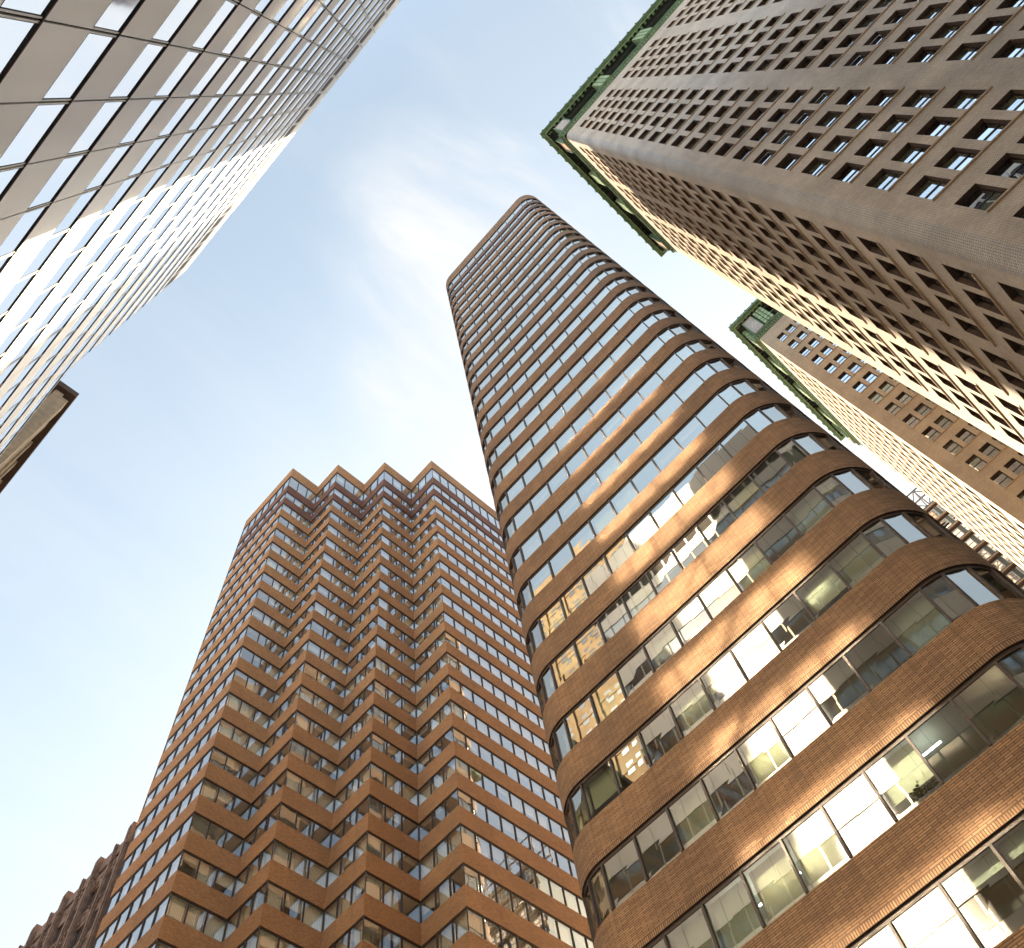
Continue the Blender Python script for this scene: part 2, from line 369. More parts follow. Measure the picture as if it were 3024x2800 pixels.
# ------------------------------------------------------------------ ribbon-window towers
def ribbon_tower(root, P, panes, heads, winh, roof, mats, glassm, in_off, frame_m, u0, smooth, blinds, dark=(), jit=0.003, hd=0.12, hout=0.05):
    """P: outer brick outline, panes: outline of mullion positions on the same curve (ccw)."""
    G = offset_poly(P, in_off)
    PG = offset_poly(panes, in_off)
    PM = offset_poly(panes, in_off - 0.07); PM2 = offset_poly(panes, in_off + 0.02)
    IN = offset_poly(panes, in_off + 0.30)
    CORE = offset_poly(P, 5.0) if not smooth else None
    prev_top = 0.0
    n = len(panes)
    for k, (T, wh) in enumerate(zip(heads, winh)):
        sill = T - wh
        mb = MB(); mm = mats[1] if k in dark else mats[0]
        extrude(mb, P, prev_top, sill, mm, u0=u0)
        ring(mb, P, G, prev_top, 'sash_b'); ring(mb, P, G, sill, mm)
        # inner side of the parapet
        extrude(mb, G[::-1], prev_top, sill, 'core')
        mb.build('brick_band', root, smooth=smooth)
        # ribbon of windows: head, sill and mullions as one frame
        fr = MB()
        G1 = offset_poly(P, in_off - hout)
        extrude(fr, G1, T - hd, T - 0.001, 'sash_b'); ring(fr, G1, offset_poly(P, in_off + 0.03), T - hd, 'sash_b')
        extrude(fr, G1, sill + 0.001, sill + 0.045, 'sash_b'); ring(fr, G1, offset_poly(P, in_off + 0.03), sill + 0.045, 'sash_b')
        for i in range(n):
            a = np.array(PG[i]); pr = np.array(PG[i - 1]); nx = np.array(PG[(i + 1) % n])
            t = (nx - pr); t /= np.linalg.norm(t); nrm = np.array([t[1], -t[0]])
            hw = 0.036 if mats[2] == 'b' else 0.04
            c = [a - t * hw - nrm * 0.03, a + t * hw - nrm * 0.03, a + t * hw + nrm * 0.09, a - t * hw + nrm * 0.09]
            for q in range(4):
                r2 = (q + 1) % 4
                fr.poly([(*c[q], sill + 0.045), (*c[r2], sill + 0.045), (*c[r2], T - hd), (*c[q], T - hd)], frame_m, merge=False)
        f = fr.build('window_ribbon', root)
        gl = MB()
        for i in range(n):
            a = np.array(PG[i]); b = np.array(PG[(i + 1) % n]); t = (b - a) / np.linalg.norm(b - a); nrm = np.array([t[1], -t[0]])
            j = [nrm * rng.uniform(-jit, jit) for _ in range(4)]
            gl.poly([(*(a + j[0]), sill + 0.03), (*(b + j[1]), sill + 0.03), (*(b + j[2]), T - hd + 0.01), (*(a + j[3]), T - hd + 0.01)], glassm, merge=False)
        gl.build('glass', f)
        # rooms: ceiling and floor slabs
        rm = MB()
        I5 = offset_poly(P, in_off + 0.05)
        xs = [p[0] for p in I5]
        rm.poly([(*p, T + 0.06) for p in I5], 'interior'); rm.poly([(*p, sill - 0.85) for p in I5][::-1], 'floor_in')
        rm.build('room_ceiling', root)
        # blinds
        bl = MB()
        for i in range(n):
            a = np.array(IN[i]); b = np.array(IN[(i + 1) % n]); d = np.linalg.norm(b - a)
            if d < 0.25: continue
            r = rng.random(); lo, kinds = blinds(k, i, a, b, r)
            if lo is None: continue
            t = (b - a) / d
            a2 = a + t * 0.05; b2 = b - t * 0.05
            zb = sill + (T - sill) * lo
            bl.poly([(*a2, zb), (*b2, zb), (*b2, T - 0.02), (*a2, T - 0.02)], 'blind_flat' if smooth else 'blind', uv=[(0, 0), (d, 0), (d, 1), (0, 1)], merge=False, col=kinds)
        if bl.f: bl.build('blinds', f)
        prev_top = T
    mb = MB(); extrude(mb, P, prev_top, roof, mats[0], u0=u0); ring(mb, P, G, prev_top, 'sash_b')
    ring(mb, P, offset_poly(P, 0.4), roof, mats[0]); extrude(mb, offset_poly(P, 0.4)[::-1], roof - 1.2, roof, mats[0])
    mb.build('brick_band', root, smooth=smooth)
    rf = MB(); rf.poly([(*p, roof - 1.2) for p in offset_poly(P, 0.4)], 'roof'); rf.build('roof', root)

# ---- rounded brick tower
XL, XR, YF, YBK, RAD = -15.2, 2.0, 19.5, 59.3, 2.0
def rr_points(nseg):
    pts = []
    cs = [((XL + RAD, YF + RAD), 180, 270), ((XR - RAD, YF + RAD), 270, 360), ((XR - RAD, YBK - RAD), 0, 90), ((XL + RAD, YBK - RAD), 90, 180)]
    return cs
def rr_outline(nseg, straight=False):
    P = []
    for ci, ((cx, cy_), a0, a1) in enumerate(rr_points(nseg)):
        for q in range(nseg + 1):
            a = R(a0 + (a1 - a0) * q / nseg); P.append((cx + RAD * math.cos(a), cy_ + RAD * math.sin(a)))
        if straight:
            (c2x, c2y), b0, _ = rr_points(nseg)[(ci + 1) % 4]
            e = (cx + RAD * math.cos(R(a1)), cy_ + RAD * math.sin(R(a1))); s2 = (c2x + RAD * math.cos(R(b0)), c2y + RAD * math.sin(R(b0)))
            d = math.hypot(s2[0] - e[0], s2[1] - e[1]); npn = round(d / 1.4444)
            for q in range(1, npn): P.append((e[0] + (s2[0] - e[0]) * q / npn, e[1] + (s2[1] - e[1]) * q / npn))
    return P
tB = thing('brick_tower', 'brown brick tower with rounded corners and ribbon windows', 'skyscraper')
Pb = rr_outline(12); Pn = rr_outline(4, True)
PITCH = 3.65
heads = [17.66 + EYE + 3.665 * k for k in range(-4, 27)] + [117.6 + EYE]
winh = [1.95] * (len(heads) - 1) + [2.9]
def blinds_b(k, i, a, b, r):
    c = rng.choice([(0.62, 0.58, 0.42), (0.55, 0.55, 0.48), (0.66, 0.60, 0.33), (0.35, 0.34, 0.32), (0.5, 0.47, 0.38), (0.42, 0.44, 0.40)])
    if r < 0.45: return None, None
    lo = rng.choice([0.0, 0.0, 0.35, 0.55, 0.75])
    v = rng.uniform(0.8, 1.1)
    return lo, (c[0] * v, c[1] * v, c[2] * v, 1)
arc_u = -(math.pi * RAD / 2)
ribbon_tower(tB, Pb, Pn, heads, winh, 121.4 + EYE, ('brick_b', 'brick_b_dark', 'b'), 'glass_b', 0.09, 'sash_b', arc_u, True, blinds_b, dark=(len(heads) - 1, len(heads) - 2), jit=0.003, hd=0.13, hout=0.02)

# strip lights in rooms behind the low windows
for (xa, xb, yy, zz) in ((-9.9, -7.6, 20.5, 17.15 + EYE), (-4.9, -3.9, 20.25, 17.3 + EYE), (-3.1, -2.4, 20.2, 17.3 + EYE)):
    mb = MB(); mb.box(xa, xb, yy, yy + 0.05, zz, zz + 0.03, 'tube'); mb.build('strip_light', tB)
tP = thing('potted_plant', 'green leafy pot plant behind a low window of the rounded tower', 'plant')
zs_ = 17.66 + EYE - 1.95
mb = MB(); seg = 14
for r0, r1, z0, z1 in ((0.10, 0.14, 0, 0.22), (0.15, 0.15, 0.22, 0.26)):
    for q in range(seg):
        a0, a1 = R(360 * q / seg), R(360 * (q + 1) / seg)
        mb.poly([(r0 * math.cos(a0), r0 * math.sin(a0), z0), (r0 * math.cos(a1), r0 * math.sin(a1), z0), (r1 * math.cos(a1), r1 * math.sin(a1), z1), (r1 * math.cos(a0), r1 * math.sin(a0), z1)], 'pot')
mb.build('pot', tP)
mb = MB(); rl = random.Random(5)
for q in range(130):
    a = rl.uniform(0, 2 * math.pi); el = rl.uniform(0.1, 1.4); d = rl.uniform(0.12, 0.46)
    c = Vector((math.cos(a) * math.cos(el), math.sin(a) * math.cos(el) * 0.6, math.sin(el) * 1.1)) * d + Vector((0, 0, 0.30))
    t = Vector((math.cos(a + rl.uniform(-.5, .5)), math.sin(a + rl.uniform(-.5, .5)), rl.uniform(-0.5, 0.6))).normalized(); u = t.cross(Vector((0, 0, 1))).normalized()
    L_ = rl.uniform(0.12, 0.2); W_ = L_ * 0.22
    mb.poly([c, c + t * L_ * 0.5 + u * W_, c + t * L_, c + t * L_ * 0.5 - u * W_], 'leaf', merge=False)
mb.build('foliage', tP)
tP.location = (-3.45, 20.0, zs_ - 0.02)

# ---- zigzag brick tower
Pc = [(-59.46, 20.85), (-48.55, 20.85), (-48.55, 25.35), (-44.0, 25.35), (-44.0, 30.15), (-39.45, 30.15), (-39.45, 35.1), (-34.9, 35.1), (-34.9, 68.7), (-59.46, 68.7)]
def divide(P, w):
    Q = []
    for i in range(len(P)):
        a = P[i]; b = P[(i + 1) % len(P)]; d = math.hypot(b[0] - a[0], b[1] - a[1]); n = max(1, round(d / w))
        for q in range(n): Q.append((a[0] + (b[0] - a[0]) * q / n, a[1] + (b[1] - a[1]) * q / n))
    return Q
tC = thing('zigzag_tower', 'orange brick tower with sawtooth facade, left of the rounded tower', 'skyscraper')
headsC = [113.07 + EYE - 3.675 * k for k in range(0, 30)][::-1] + [118.3 + EYE]
winhC = [1.88] * 30 + [3.25]
row_state = {}
def blinds_c(k, i, a, b, r):
    if k not in row_state: row_state[k] = rng.random()
    if r < 0.12: return None, None
    lo = rng.choice([0.0, 0.0, 0.0, 0.0, 0.5, 0.8]) if row_state[k] < 0.75 else rng.choice([0.6, 0.85, 0.85, None])
    if lo is None: return None, None
    c = rng.choice([(0.86, 0.80, 0.62), (0.82, 0.76, 0.60), (0.74, 0.69, 0.56), (0.88, 0.85, 0.74)]); v = rng.uniform(0.8, 1.05)
    return lo, (c[0] * v, c[1] * v, c[2] * v, 1)
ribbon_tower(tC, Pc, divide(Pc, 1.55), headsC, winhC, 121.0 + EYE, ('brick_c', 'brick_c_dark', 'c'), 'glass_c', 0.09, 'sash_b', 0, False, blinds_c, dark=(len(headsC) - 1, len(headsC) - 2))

for q, (face, a, b, k) in enumerate([('x', -36.0, 36.6, 9), ('x', -40.2, 32.3, 9), ('x', -37.2, 37.4, 8), ('y', -40.8, 33.0, 8), ('x', -36.6, 39.5, 11), ('y', -45.4, 28.2, 10)]):
    mb = MB(); zc_ = headsC[k] - 0.02; mb.box(a, a + 0.6, b, b + 0.3, zc_, zc_ + 0.05, 'tube_warm'); mb.build('ceiling_light', tC)

# ------------------------------------------------------------------ punched-window walls
def grid_wall(mb, axis, pos, u_lo, u_hi, z_lo, z_hi, wins, m):
    """wins: list of (u0,u1,z0,z1) arranged on a regular lattice; wall facing -axis at `pos` with openings left out"""
    us = sorted(set([u_lo, u_hi] + [w_[0] for w_ in wins] + [w_[1] for w_ in wins]))
    cols = {}
    for w_ in wins: cols.setdefault((w_[0], w_[1]), []).append((w_[2], w_[3]))
    for a, b in zip(us[:-1], us[1:]):
        segs = sorted(cols.get((a, b), [])); z = z_lo; fill = []
        for s0, s1 in segs:
            if s0 > z: fill.append((z, s0))
            z = s1
        fill.append((z, z_hi))
        for s0, s1 in fill:
            if axis == 'y': q = [(a, pos, s0), (b, pos, s0), (b, pos, s1), (a, pos, s1)]
            else: q = [(pos, b, s0), (pos, a, s0), (pos, a, s1), (pos, b, s1)]
            mb.poly(q, m, merge=False)

def window_mesh(mb, w_, h_, depth, place, lite):
    """place(u, n, z): local (along wall, into wall, up) -> world"""
    d = depth; f = 0.045
    Q = lambda pts, m: mb.poly([place(*p) for p in pts], m, merge=False)
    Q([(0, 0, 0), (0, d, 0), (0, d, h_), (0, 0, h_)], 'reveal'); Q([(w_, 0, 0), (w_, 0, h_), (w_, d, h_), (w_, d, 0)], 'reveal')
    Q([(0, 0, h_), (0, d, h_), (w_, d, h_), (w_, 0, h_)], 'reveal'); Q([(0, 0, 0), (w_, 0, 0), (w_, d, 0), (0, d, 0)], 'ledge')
    zt = h_ * 0.52
    # sash: outer frame and two lights, the upper one set further out
    def rect(u0, u1, z0, z1, n, m): Q([(u0, n, z0), (u1, n, z0), (u1, n, z1), (u0, n, z1)], m)
    n1 = d - 0.025
    rect(0, f, 0, h_, n1, 'sash'); rect(w_ - f, w_, 0, h_, n1, 'sash'); rect(f, w_ - f, h_ - f, h_, n1, 'sash'); rect(f, w_ - f, 0, f, n1, 'sash'); rect(f, w_ - f, zt - 0.04, zt + 0.04, n1 - 0.01, 'sash')
    Q([(f, n1 - 0.01, zt - 0.04), (w_ - f, n1 - 0.01, zt - 0.04), (w_ - f, d, zt - 0.04), (f, d, zt - 0.04)], 'sash')
    t = [rng.uniform(-0.003, 0.003) for _ in range(8)]
    Q([(f, d - 0.01 + t[0], zt), (w_ - f, d - 0.01 + t[1], zt), (w_ - f, d - 0.01 + t[2], h_ - f), (f, d - 0.01 + t[3], h_ - f)], 'glass_a2' if rng.random() < 0.3 else 'glass_a')
    Q([(f, d + t[4], f), (w_ - f, d + t[5], f), (w_ - f, d + t[6], zt), (f, d + t[7], zt)], 'glass_a2' if rng.random() < 0.38 else 'glass_a')

def place_windows(root, faces, limit=100):
    """faces: list of (axis, pos, wins, depth).  The largest in the picture become parts of their own."""
    allw = []
    for axis, pos, wins, depth in faces:
        for (u0, u1, z0, z1) in wins:
            if axis == 'y': pts = [(u0, pos, z0), (u1, pos, z0), (u1, pos, z1), (u0, pos, z1)]
            else: pts = [(pos, u0, z0), (pos, u1, z0), (pos, u1, z1), (pos, u0, z1)]
            allw.append((on_screen_area(pts), axis, pos, u0, u1, z0, z1, depth))
    allw.sort(key=lambda q: -q[0])
    rest = MB(); protos = {}
    for i, (ar, axis, pos, u0, u1, z0, z1, depth) in enumerate(allw):
        if i < limit and ar > 0:
            key = (axis, round(u1 - u0, 3), round(z1 - z0, 3), rng.randrange(9))
            if key not in protos:
                mb = MB()
                pl = (lambda u, n, z: (u, n, z)) if axis == 'y' else (lambda u, n, z: (n, (u1 - u0) - u, z))
                window_mesh(mb, u1 - u0, z1 - z0, depth, pl, False)
                o = mb.build('window', root); protos[key] = o.data
            else:
                o = bpy.data.objects.new('window', protos[key]); COL.objects.link(o); o.parent = root
            o.location = (u0, pos, z0) if axis == 'y' else (pos, u0, z0)
        else:
            pl = (lambda u, n, z: (u0 + u, pos + n, z0 + z)) if axis == 'y' else (lambda u, n, z: (pos + n, u1 - u, z0 + z))
            window_mesh(rest, u1 - u0, z1 - z0, depth, pl, True)
    if rest.f:
        o = rest.build('window', root); o['kind'] = 'stuff'

# ---- copper crowned tower (two of them)
def crown(root, X, Y, X2, Y2, zd, zt, gxs, gys, seed):
    """cornice storey along the -Y face (X..X2 at Y) and the -X face (Y..Y2 at X); zd string course, zt top"""
    r = random.Random(seed)
    mb = MB()                                                    # dentilled string course
    for z0, z1, pr in ((zd, zd + 0.35, 0.12), (zd + 0.62, zd + 0.85, 0.30), (zd + 0.85, zd + 1.15, 0.42)):
        mb.box(X - pr, X2, Y - pr, Y, z0, z1, 'copper'); mb.box(X - pr, X, Y, Y2 + 0.2, z0, z1, 'copper')
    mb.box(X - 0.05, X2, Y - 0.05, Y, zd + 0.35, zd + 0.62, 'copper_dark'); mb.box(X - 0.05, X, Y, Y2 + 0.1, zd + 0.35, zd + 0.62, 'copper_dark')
    x = X - 0.1
    while x < X2: mb.box(x, x + 0.2, Y - 0.24, Y - 0.05, zd + 0.36, zd + 0.615, 'copper_pale'); x += 0.42
    y = Y + 0.1
    while y < Y2 + 0.1: mb.box(X - 0.24, X - 0.05, y, y + 0.2, zd + 0.36, zd + 0.615, 'copper_pale'); y += 0.42
    mb.build('dentil_course', root)
    g0, g1 = zd + 1.15, zt - 1.35
    mb = MB()                                                    # recessed gallery storey
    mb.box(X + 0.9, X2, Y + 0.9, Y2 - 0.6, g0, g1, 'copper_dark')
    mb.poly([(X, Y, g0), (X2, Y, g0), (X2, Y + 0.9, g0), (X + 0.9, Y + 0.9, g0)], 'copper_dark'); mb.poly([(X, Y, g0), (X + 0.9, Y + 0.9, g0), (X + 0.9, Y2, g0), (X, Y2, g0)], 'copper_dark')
    x = X + 2.4
    while x < X2 - 1.4:                                          # tall gallery windows with copper mullions
        mb.box(x, x + 0.85, Y + 0.80, Y + 0.9, g0 + 0.5, g1 - 0.9, 'glass_a'); mb.box(x - 0.22, x, Y + 0.68, Y + 0.9, g0 + 0.1, g1, 'copper'); mb.box(x - 0.2, x + 1.0, Y + 0.75, Y + 0.9, g1 - 0.85, g1 - 0.55, 'copper')
        x += 1.5
    y = Y + 2.4
    while y < Y2 - 1.4:
        mb.box(X + 0.80, X + 0.9, y, y + 0.85, g0 + 0.5, g1 - 0.9, 'glass_a'); mb.box(X + 0.68, X + 0.9, y - 0.22, y, g0 + 0.1, g1, 'copper'); mb.box(X + 0.75, X + 0.9, y - 0.2, y + 1.0, g1 - 0.85, g1 - 0.55, 'copper')
        y += 1.5
    mb.build('gallery', root)
    for (px, py, face, mt) in [(X + 0.9, Y, 'y', 'brick_a_stone'), (X, Y + 1.5, 'x', 'pier_brown'), (X, Y2 - 1.2, 'x', 'pier_brown')]:
        mb = MB()                                                # plain corner piers
        if face == 'y': mb.box(px - 0.6, px + 1.0, py - 0.55, py + 0.9, g0 + 0.004, g1 + 0.6, mt); mb.box(px - 0.72, px - 0.6, py - 0.7, py + 0.3, g0 + 0.002, g1 + 0.6, 'copper'); mb.box(px + 1.0, px + 1.1, py - 0.62, py + 0.3, g0 + 0.002, g1 + 0.6, 'copper')
        else: mb.box(px - 0.55, px + 0.88, py - 0.8, py + 0.8, g0 + 0.004, g1 + 0.6, mt); mb.box(px - 0.7, px + 0.3, py - 0.92, py - 0.8, g0 + 0.002, g1 + 0.6, 'copper'); mb.box(px - 0.62, px + 0.3, py + 0.8, py + 0.9, g0 + 0.002, g1 + 0.6, 'copper')
        mb.build('pier', root)
    def column(bx, by, face):
        mb = MB(); nb = 5; hh = (g1 + 0.6 - g0) / nb
        for cc in (-0.58, 0.0, 0.58):
            for q in range(nb):
                z0 = g0 + q * hh + 0.04; z1 = z0 + hh - 0.16
                for rr_, za, zb in ((0.23, z0, z1), (0.17, z1, z1 + 0.12)):
                    if face == 'y': mb.box(bx + cc - rr_, bx + cc + rr_, by - 0.35 - rr_, by - 0.35 + rr_, za, zb, 'copper_pale')
                    else: mb.box(bx - 0.35 - rr_, bx - 0.35 + rr_, by + cc - rr_, by + cc + rr_, za, zb, 'copper_pale')
        if face == 'y': mb.box(bx - 0.9, bx + 0.9, by - 0.08, by + 0.88, g0 + 0.004, g1 + 0.6, 'copper')
        else: mb.box(bx - 0.08, bx + 0.88, by - 0.9, by + 0.9, g0 + 0.004, g1 + 0.6, 'copper')
        mb.build('paired_column', root)
    for g in gxs: column(g, Y, 'y')
    for g in gys: column(X, g, 'x')
    mb = MB()                                                    # great projecting cornice
    ov = 1.45
    for z0, z1, pr in ((g1, g1 + 0.3, 0.12), (g1 + 0.3, g1 + 0.85, 0.2)):
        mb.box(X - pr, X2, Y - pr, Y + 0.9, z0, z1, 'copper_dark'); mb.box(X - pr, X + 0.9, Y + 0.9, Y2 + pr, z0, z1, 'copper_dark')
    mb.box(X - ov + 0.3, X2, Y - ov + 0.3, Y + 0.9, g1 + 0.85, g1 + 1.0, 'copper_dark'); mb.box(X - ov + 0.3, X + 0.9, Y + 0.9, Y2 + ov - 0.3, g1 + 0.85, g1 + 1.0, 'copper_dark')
    mb.box(X - ov + 0.04, X2, Y - ov + 0.04, Y + 0.9, g1 + 1.0, zt - 0.1, 'copper'); mb.box(X - ov + 0.04, X + 0.9, Y + 0.9, Y2 + ov - 0.04, g1 + 1.0, zt - 0.1, 'copper')
    rw = 0.46                                                # hanging outer rim
    mb.box(X - ov, X2, Y - ov, Y - ov + rw, g1 + 0.72, zt, 'copper'); mb.box(X - ov, X - ov + rw, Y - ov + rw, Y2 + ov, g1 + 0.72, zt, 'copper')
    mb.box(X - ov + rw, X2, Y - ov + rw, Y - ov + rw + 0.1, g1 + 0.6, g1 + 0.85, 'copper_pale'); mb.box(X - ov + rw, X - ov + rw + 0.1, Y - ov + rw + 0.1, Y2 + ov - rw, g1 + 0.6, g1 + 0.85, 'copper_pale')
    mb.box(X - ov + rw, X, Y2 + ov - rw, Y2 + ov, g1 + 0.72, zt, 'copper')
    x = X - ov + 0.5; i = 0
    while x < X2:                                                # bracket tips and crest ornaments
        if x > X + 0.2: mb.box(x, x + 0.30, Y - ov + rw + 0.1, Y - ov + rw + r.uniform(0.3, 0.6), g1 + 0.45, g1 + 0.85, 'copper')
        if i % 2 == 0:
            mb.box(x, x + 0.22, Y - ov - 0.06, Y - ov, zt - 0.45, zt + 0.16, 'copper'); mb.box(x + 0.05, x + 0.17, Y - ov - 0.10, Y - ov - 0.06, zt - 0.3, zt + 0.02, 'copper_dark')
        x += 0.72; i += 1
    y = Y - ov + 0.5; i = 0
    while y < Y2 + 0.9:
        if y > Y + 0.2: mb.box(X - ov + rw + 0.1, X - ov + rw + r.uniform(0.35, 0.6), y, y + 0.26, g1 + 0.4, g1 + 0.85, 'copper_dark')
        if i % 2 == 0:
            mb.box(X - ov - 0.08, X - ov, y, y + 0.26, zt - 0.5, zt + 0.2, 'copper'); mb.box(X - ov - 0.13, X - ov - 0.08, y + 0.06, y + 0.2, zt - 0.35, zt + 0.05, 'copper_pale')
        y += 0.72; i += 1
    # square coffer at the corner
    mb.box(X - ov + 0.6, X - 0.25, Y - ov + 0.6, Y - 0.25, g1 + 0.80, g1 + 0.845, 'joint')
    for k in range(6): mb.box(X - ov + 0.75 + 0.11 * k, X - ov + 0.80 + 0.11 * k, Y - ov + 0.75 + 0.07 * (k % 3), Y - ov + 0.95 + 0.07 * (k % 3), g1 + 0.76, g1 + 0.80, 'copper_pale')
    mb.build('cornice', root)
    mb = MB(); mb.box(X + 0.5, X2, Y + 0.5, Y2 - 0.5, g1, zt - 0.1, 'roof'); mb.build('roof', root)

def crowned_tower(label, X, Y, X2, Y2, zref, pitch, rows_up, xg, yg, ww, wh, zd, zt, seed, gxs, gys, rad=0.7, bm='brick_a'):
    root = thing('crowned_tower', label, 'skyscraper', 'brick towers with green copper cornices')
    zs = [zref + pitch * k for k in range(-60, 60)]
    zs = [z for z in zs if z > 4 and z + wh < zd - 0.1] if rows_up is None else zs
    wy_ = [(x, x + ww, z, z + wh) for x in xg for z in zs]
    wx_ = [(y, y + ww, z, z + wh) for y in yg for z in zs]
    mb = MB()
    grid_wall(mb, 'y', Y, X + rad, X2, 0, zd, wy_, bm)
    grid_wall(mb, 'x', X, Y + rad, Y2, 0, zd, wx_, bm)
    # rounded corner in paler brick
    n = 8; pts = [(X + rad - rad * math.cos(R(90 * q / n)), Y + rad - rad * math.sin(R(90 * q / n))) for q in range(n + 1)]
    extrude(mb, pts, 0, zd, 'brick_a_stone' if rad > 0.1 else bm, closed=False, zrel=False)
    mb.poly([(X2, Y, 0), (X2, Y2, 0), (X2, Y2, zd), (X2, Y, zd)], 'brick_a'); mb.poly([(X2, Y2, 0), (X, Y2, 0), (X, Y2, zd), (X2, Y2, zd)], 'brick_a')
    # thin sill courses under every group of windows
    def groups(g):
        out_, cur = [], [g[0]]
        for a in g[1:]:
            if a - cur[-1] > 1.62: out_.append(cur); cur = [a]
            else: cur.append(a)
        out_.append(cur); return out_
    for z in zs:
        for g in groups(sorted(xg)): mb.box(g[0] - 0.05, g[-1] + ww + 0.12, Y - 0.085, Y - 0.002, z - 0.14, z - 0.04, 'ledge')
        for g in groups(sorted(yg)): mb.box(X - 0.085, X - 0.002, g[0] - 0.05, g[-1] + ww + 0.12, z - 0.14, z - 0.04, 'ledge')
    mb.build('wall', root, smooth=True)
    place_windows(root, [('y', Y, wy_, 0.28), ('x', X, wx_, 0.28)])
    crown(root, X, Y, X2, Y2, zd, zt, gxs, gys, seed)
    return root

xgA = [11.30 + 7.27 * g + 1.503 * c for g in range(5) for c in range(4)]
ygA = [19.55, 21.03, 22.51, 23.99, 26.2, 27.68, 29.16, 31.4, 32.93, 34.46, 35.99]
crowned_tower('nearest tan brick tower with green cornice, filling the upper right corner', 9.6, 18.06, 47.0, 38.95,
              42.45 + EYE, 3.63, None, xgA, ygA, 1.04, 2.15, 117.3 + EYE, 125.0 + EYE, 1, [17.75, 25.0, 32.3, 39.5], [25.6, 30.8])
xgD = [11.15 + 7.3 * g + 1.56 * c for g in range(4) for c in range(4)]
ygD = [60.2 + 6.2 * g + 1.5 * c for g in range(4) for c in range(4)]
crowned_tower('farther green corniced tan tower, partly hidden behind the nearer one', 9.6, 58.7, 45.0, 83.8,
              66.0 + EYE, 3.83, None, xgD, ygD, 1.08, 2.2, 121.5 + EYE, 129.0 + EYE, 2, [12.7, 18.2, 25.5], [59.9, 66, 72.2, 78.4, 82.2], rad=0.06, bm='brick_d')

# ------------------------------------------------------------------ aluminium tower
tE = thing('aluminium_tower', 'white aluminium and mirror glass slab with a sunlit strip, upper left', 'skyscraper')
YE = -4.15; BAY = 1.452; X0E = -4.13
HL = [3.4, 7.1, 10.75, 14.4, 18.04, 21.65, 25.3, 29.1, 32.85, 36.8, 40.95, 45.1, 49.15, 53.15, 57.05, 60.95, 64.8, 68.5]
kx0, kx1 = -38, 34
KT = -13                       # the high block starts at this joint
winsE = []
mb = MB(); j = 0.02
for k in range(kx0, kx1):
    xa, xb = X0E + BAY * k, X0E + BAY * (k + 1)
    top = 78.6 if k >= KT else 49.6
    prev = 0.0
    for h, head in enumerate(HL):
        if head > top - 0.3 and k < KT: break
        pit = head - (HL[h - 1] if h else 0); wh = 0.415 * pit; sill = head - wh
        mb.box(xa + j, xb - j, YE - 0.03, YE, prev + EYE + 0.01, sill + EYE - 0.01, 'alu', skip='+z' if 0 else '')
        winsE.append((xa, xb, sill + EYE, head + EYE)); prev = head
        last = head
    if k >= KT:
        mb.box(xa + j, xb - j, YE - 0.03, YE, last + EYE + 0.01, 70.1 + EYE, 'alu')
        mb.box(xa + j, xa + 0.09, YE - 0.03, YE, 70.1 + EYE, 73.6 + EYE, 'alu'); mb.box(xb - 0.09, xb - j, YE - 0.03, YE, 70.1 + EYE, 73.6 + EYE, 'alu')
        mb.box(xa + j, xb - j, YE - 0.03, YE, 73.6 + EYE, top + EYE, 'alu')
    else: mb.box(xa + j, xb - j, YE - 0.03, YE, last + EYE + 0.01, top + EYE, 'alu')
mb.build('panel_cladding', tE)
mb = MB()
xe0, xe1, xeT = X0E + BAY * kx0, X0E + BAY * kx1, X0E + BAY * KT
mb.box(xeT, xe1, YE - 0.30, YE - 0.032, 0, 78.5 + EYE, 'joint'); mb.box(xe0, xeT, YE - 0.30, YE - 0.032, 0, 49.5 + EYE, 'joint')
mb.build('backing_frame', tE)
mb = MB()
mb.box(xeT, xe1, YE - 34, YE - 0.30, 0, 78.4 + EYE, 'alu'); mb.box(xe0, xeT - 0.004, YE - 34, YE - 0.30, 0, 49.4 + EYE, 'alu')
mb.build('core_block', tE)
def e_window(mb, pl, w_, h_):
    Q = lambda pts, m: mb.poly([pl(*p) for p in pts], m, merge=False)
    def bx(u0, u1, n0_, n1_, z0, z1, m):
        c = lambda u, n, z: (u, n, z)
        for f in ([c(u0, n0_, z0), c(u1, n0_, z0), c(u1, n0_, z1), c(u0, n0_, z1)], [c(u0, n0_, z0), c(u0, n0_, z1), c(u0, n1_, z1), c(u0, n1_, z0)], [c(u1, n0_, z0), c(u1, n1_, z0), c(u1, n1_, z1), c(u1, n0_, z1)],
                  [c(u0, n0_, z0), c(u0, n1_, z0), c(u1, n1_, z0), c(u1, n0_, z0)]): Q(f, m)
    hd = 0.05
    bx(0, w_, 0.02, -0.05, h_ - hd, h_, 'joint')                     # dark strip painting the shaded window-head recess under the panel above
    bx(j, 0.055, 0.0, -0.05, 0.0, h_ - hd, 'alu_jamb'); bx(w_ - 0.055, w_ - j, 0.0, -0.05, 0.0, h_ - hd, 'alu_jamb')
    bx(0.055, 0.07, -0.004, -0.05, 0.0, h_ - hd, 'joint'); bx(w_ - 0.07, w_ - 0.055, -0.004, -0.05, 0.0, h_ - hd, 'joint')
    bx(0.07, w_ - 0.07, -0.002, -0.05, 0.0, 0.025, 'joint')
    t = [rng.uniform(-0.002, 0.002) for _ in range(4)]
    Q([(0.07, -0.010 + t[0], 0.025), (w_ - 0.07, -0.010 + t[1], 0.025), (w_ - 0.07, -0.010 + t[2], h_ - hd), (0.07, -0.010 + t[3], h_ - hd)], 'glass_e')
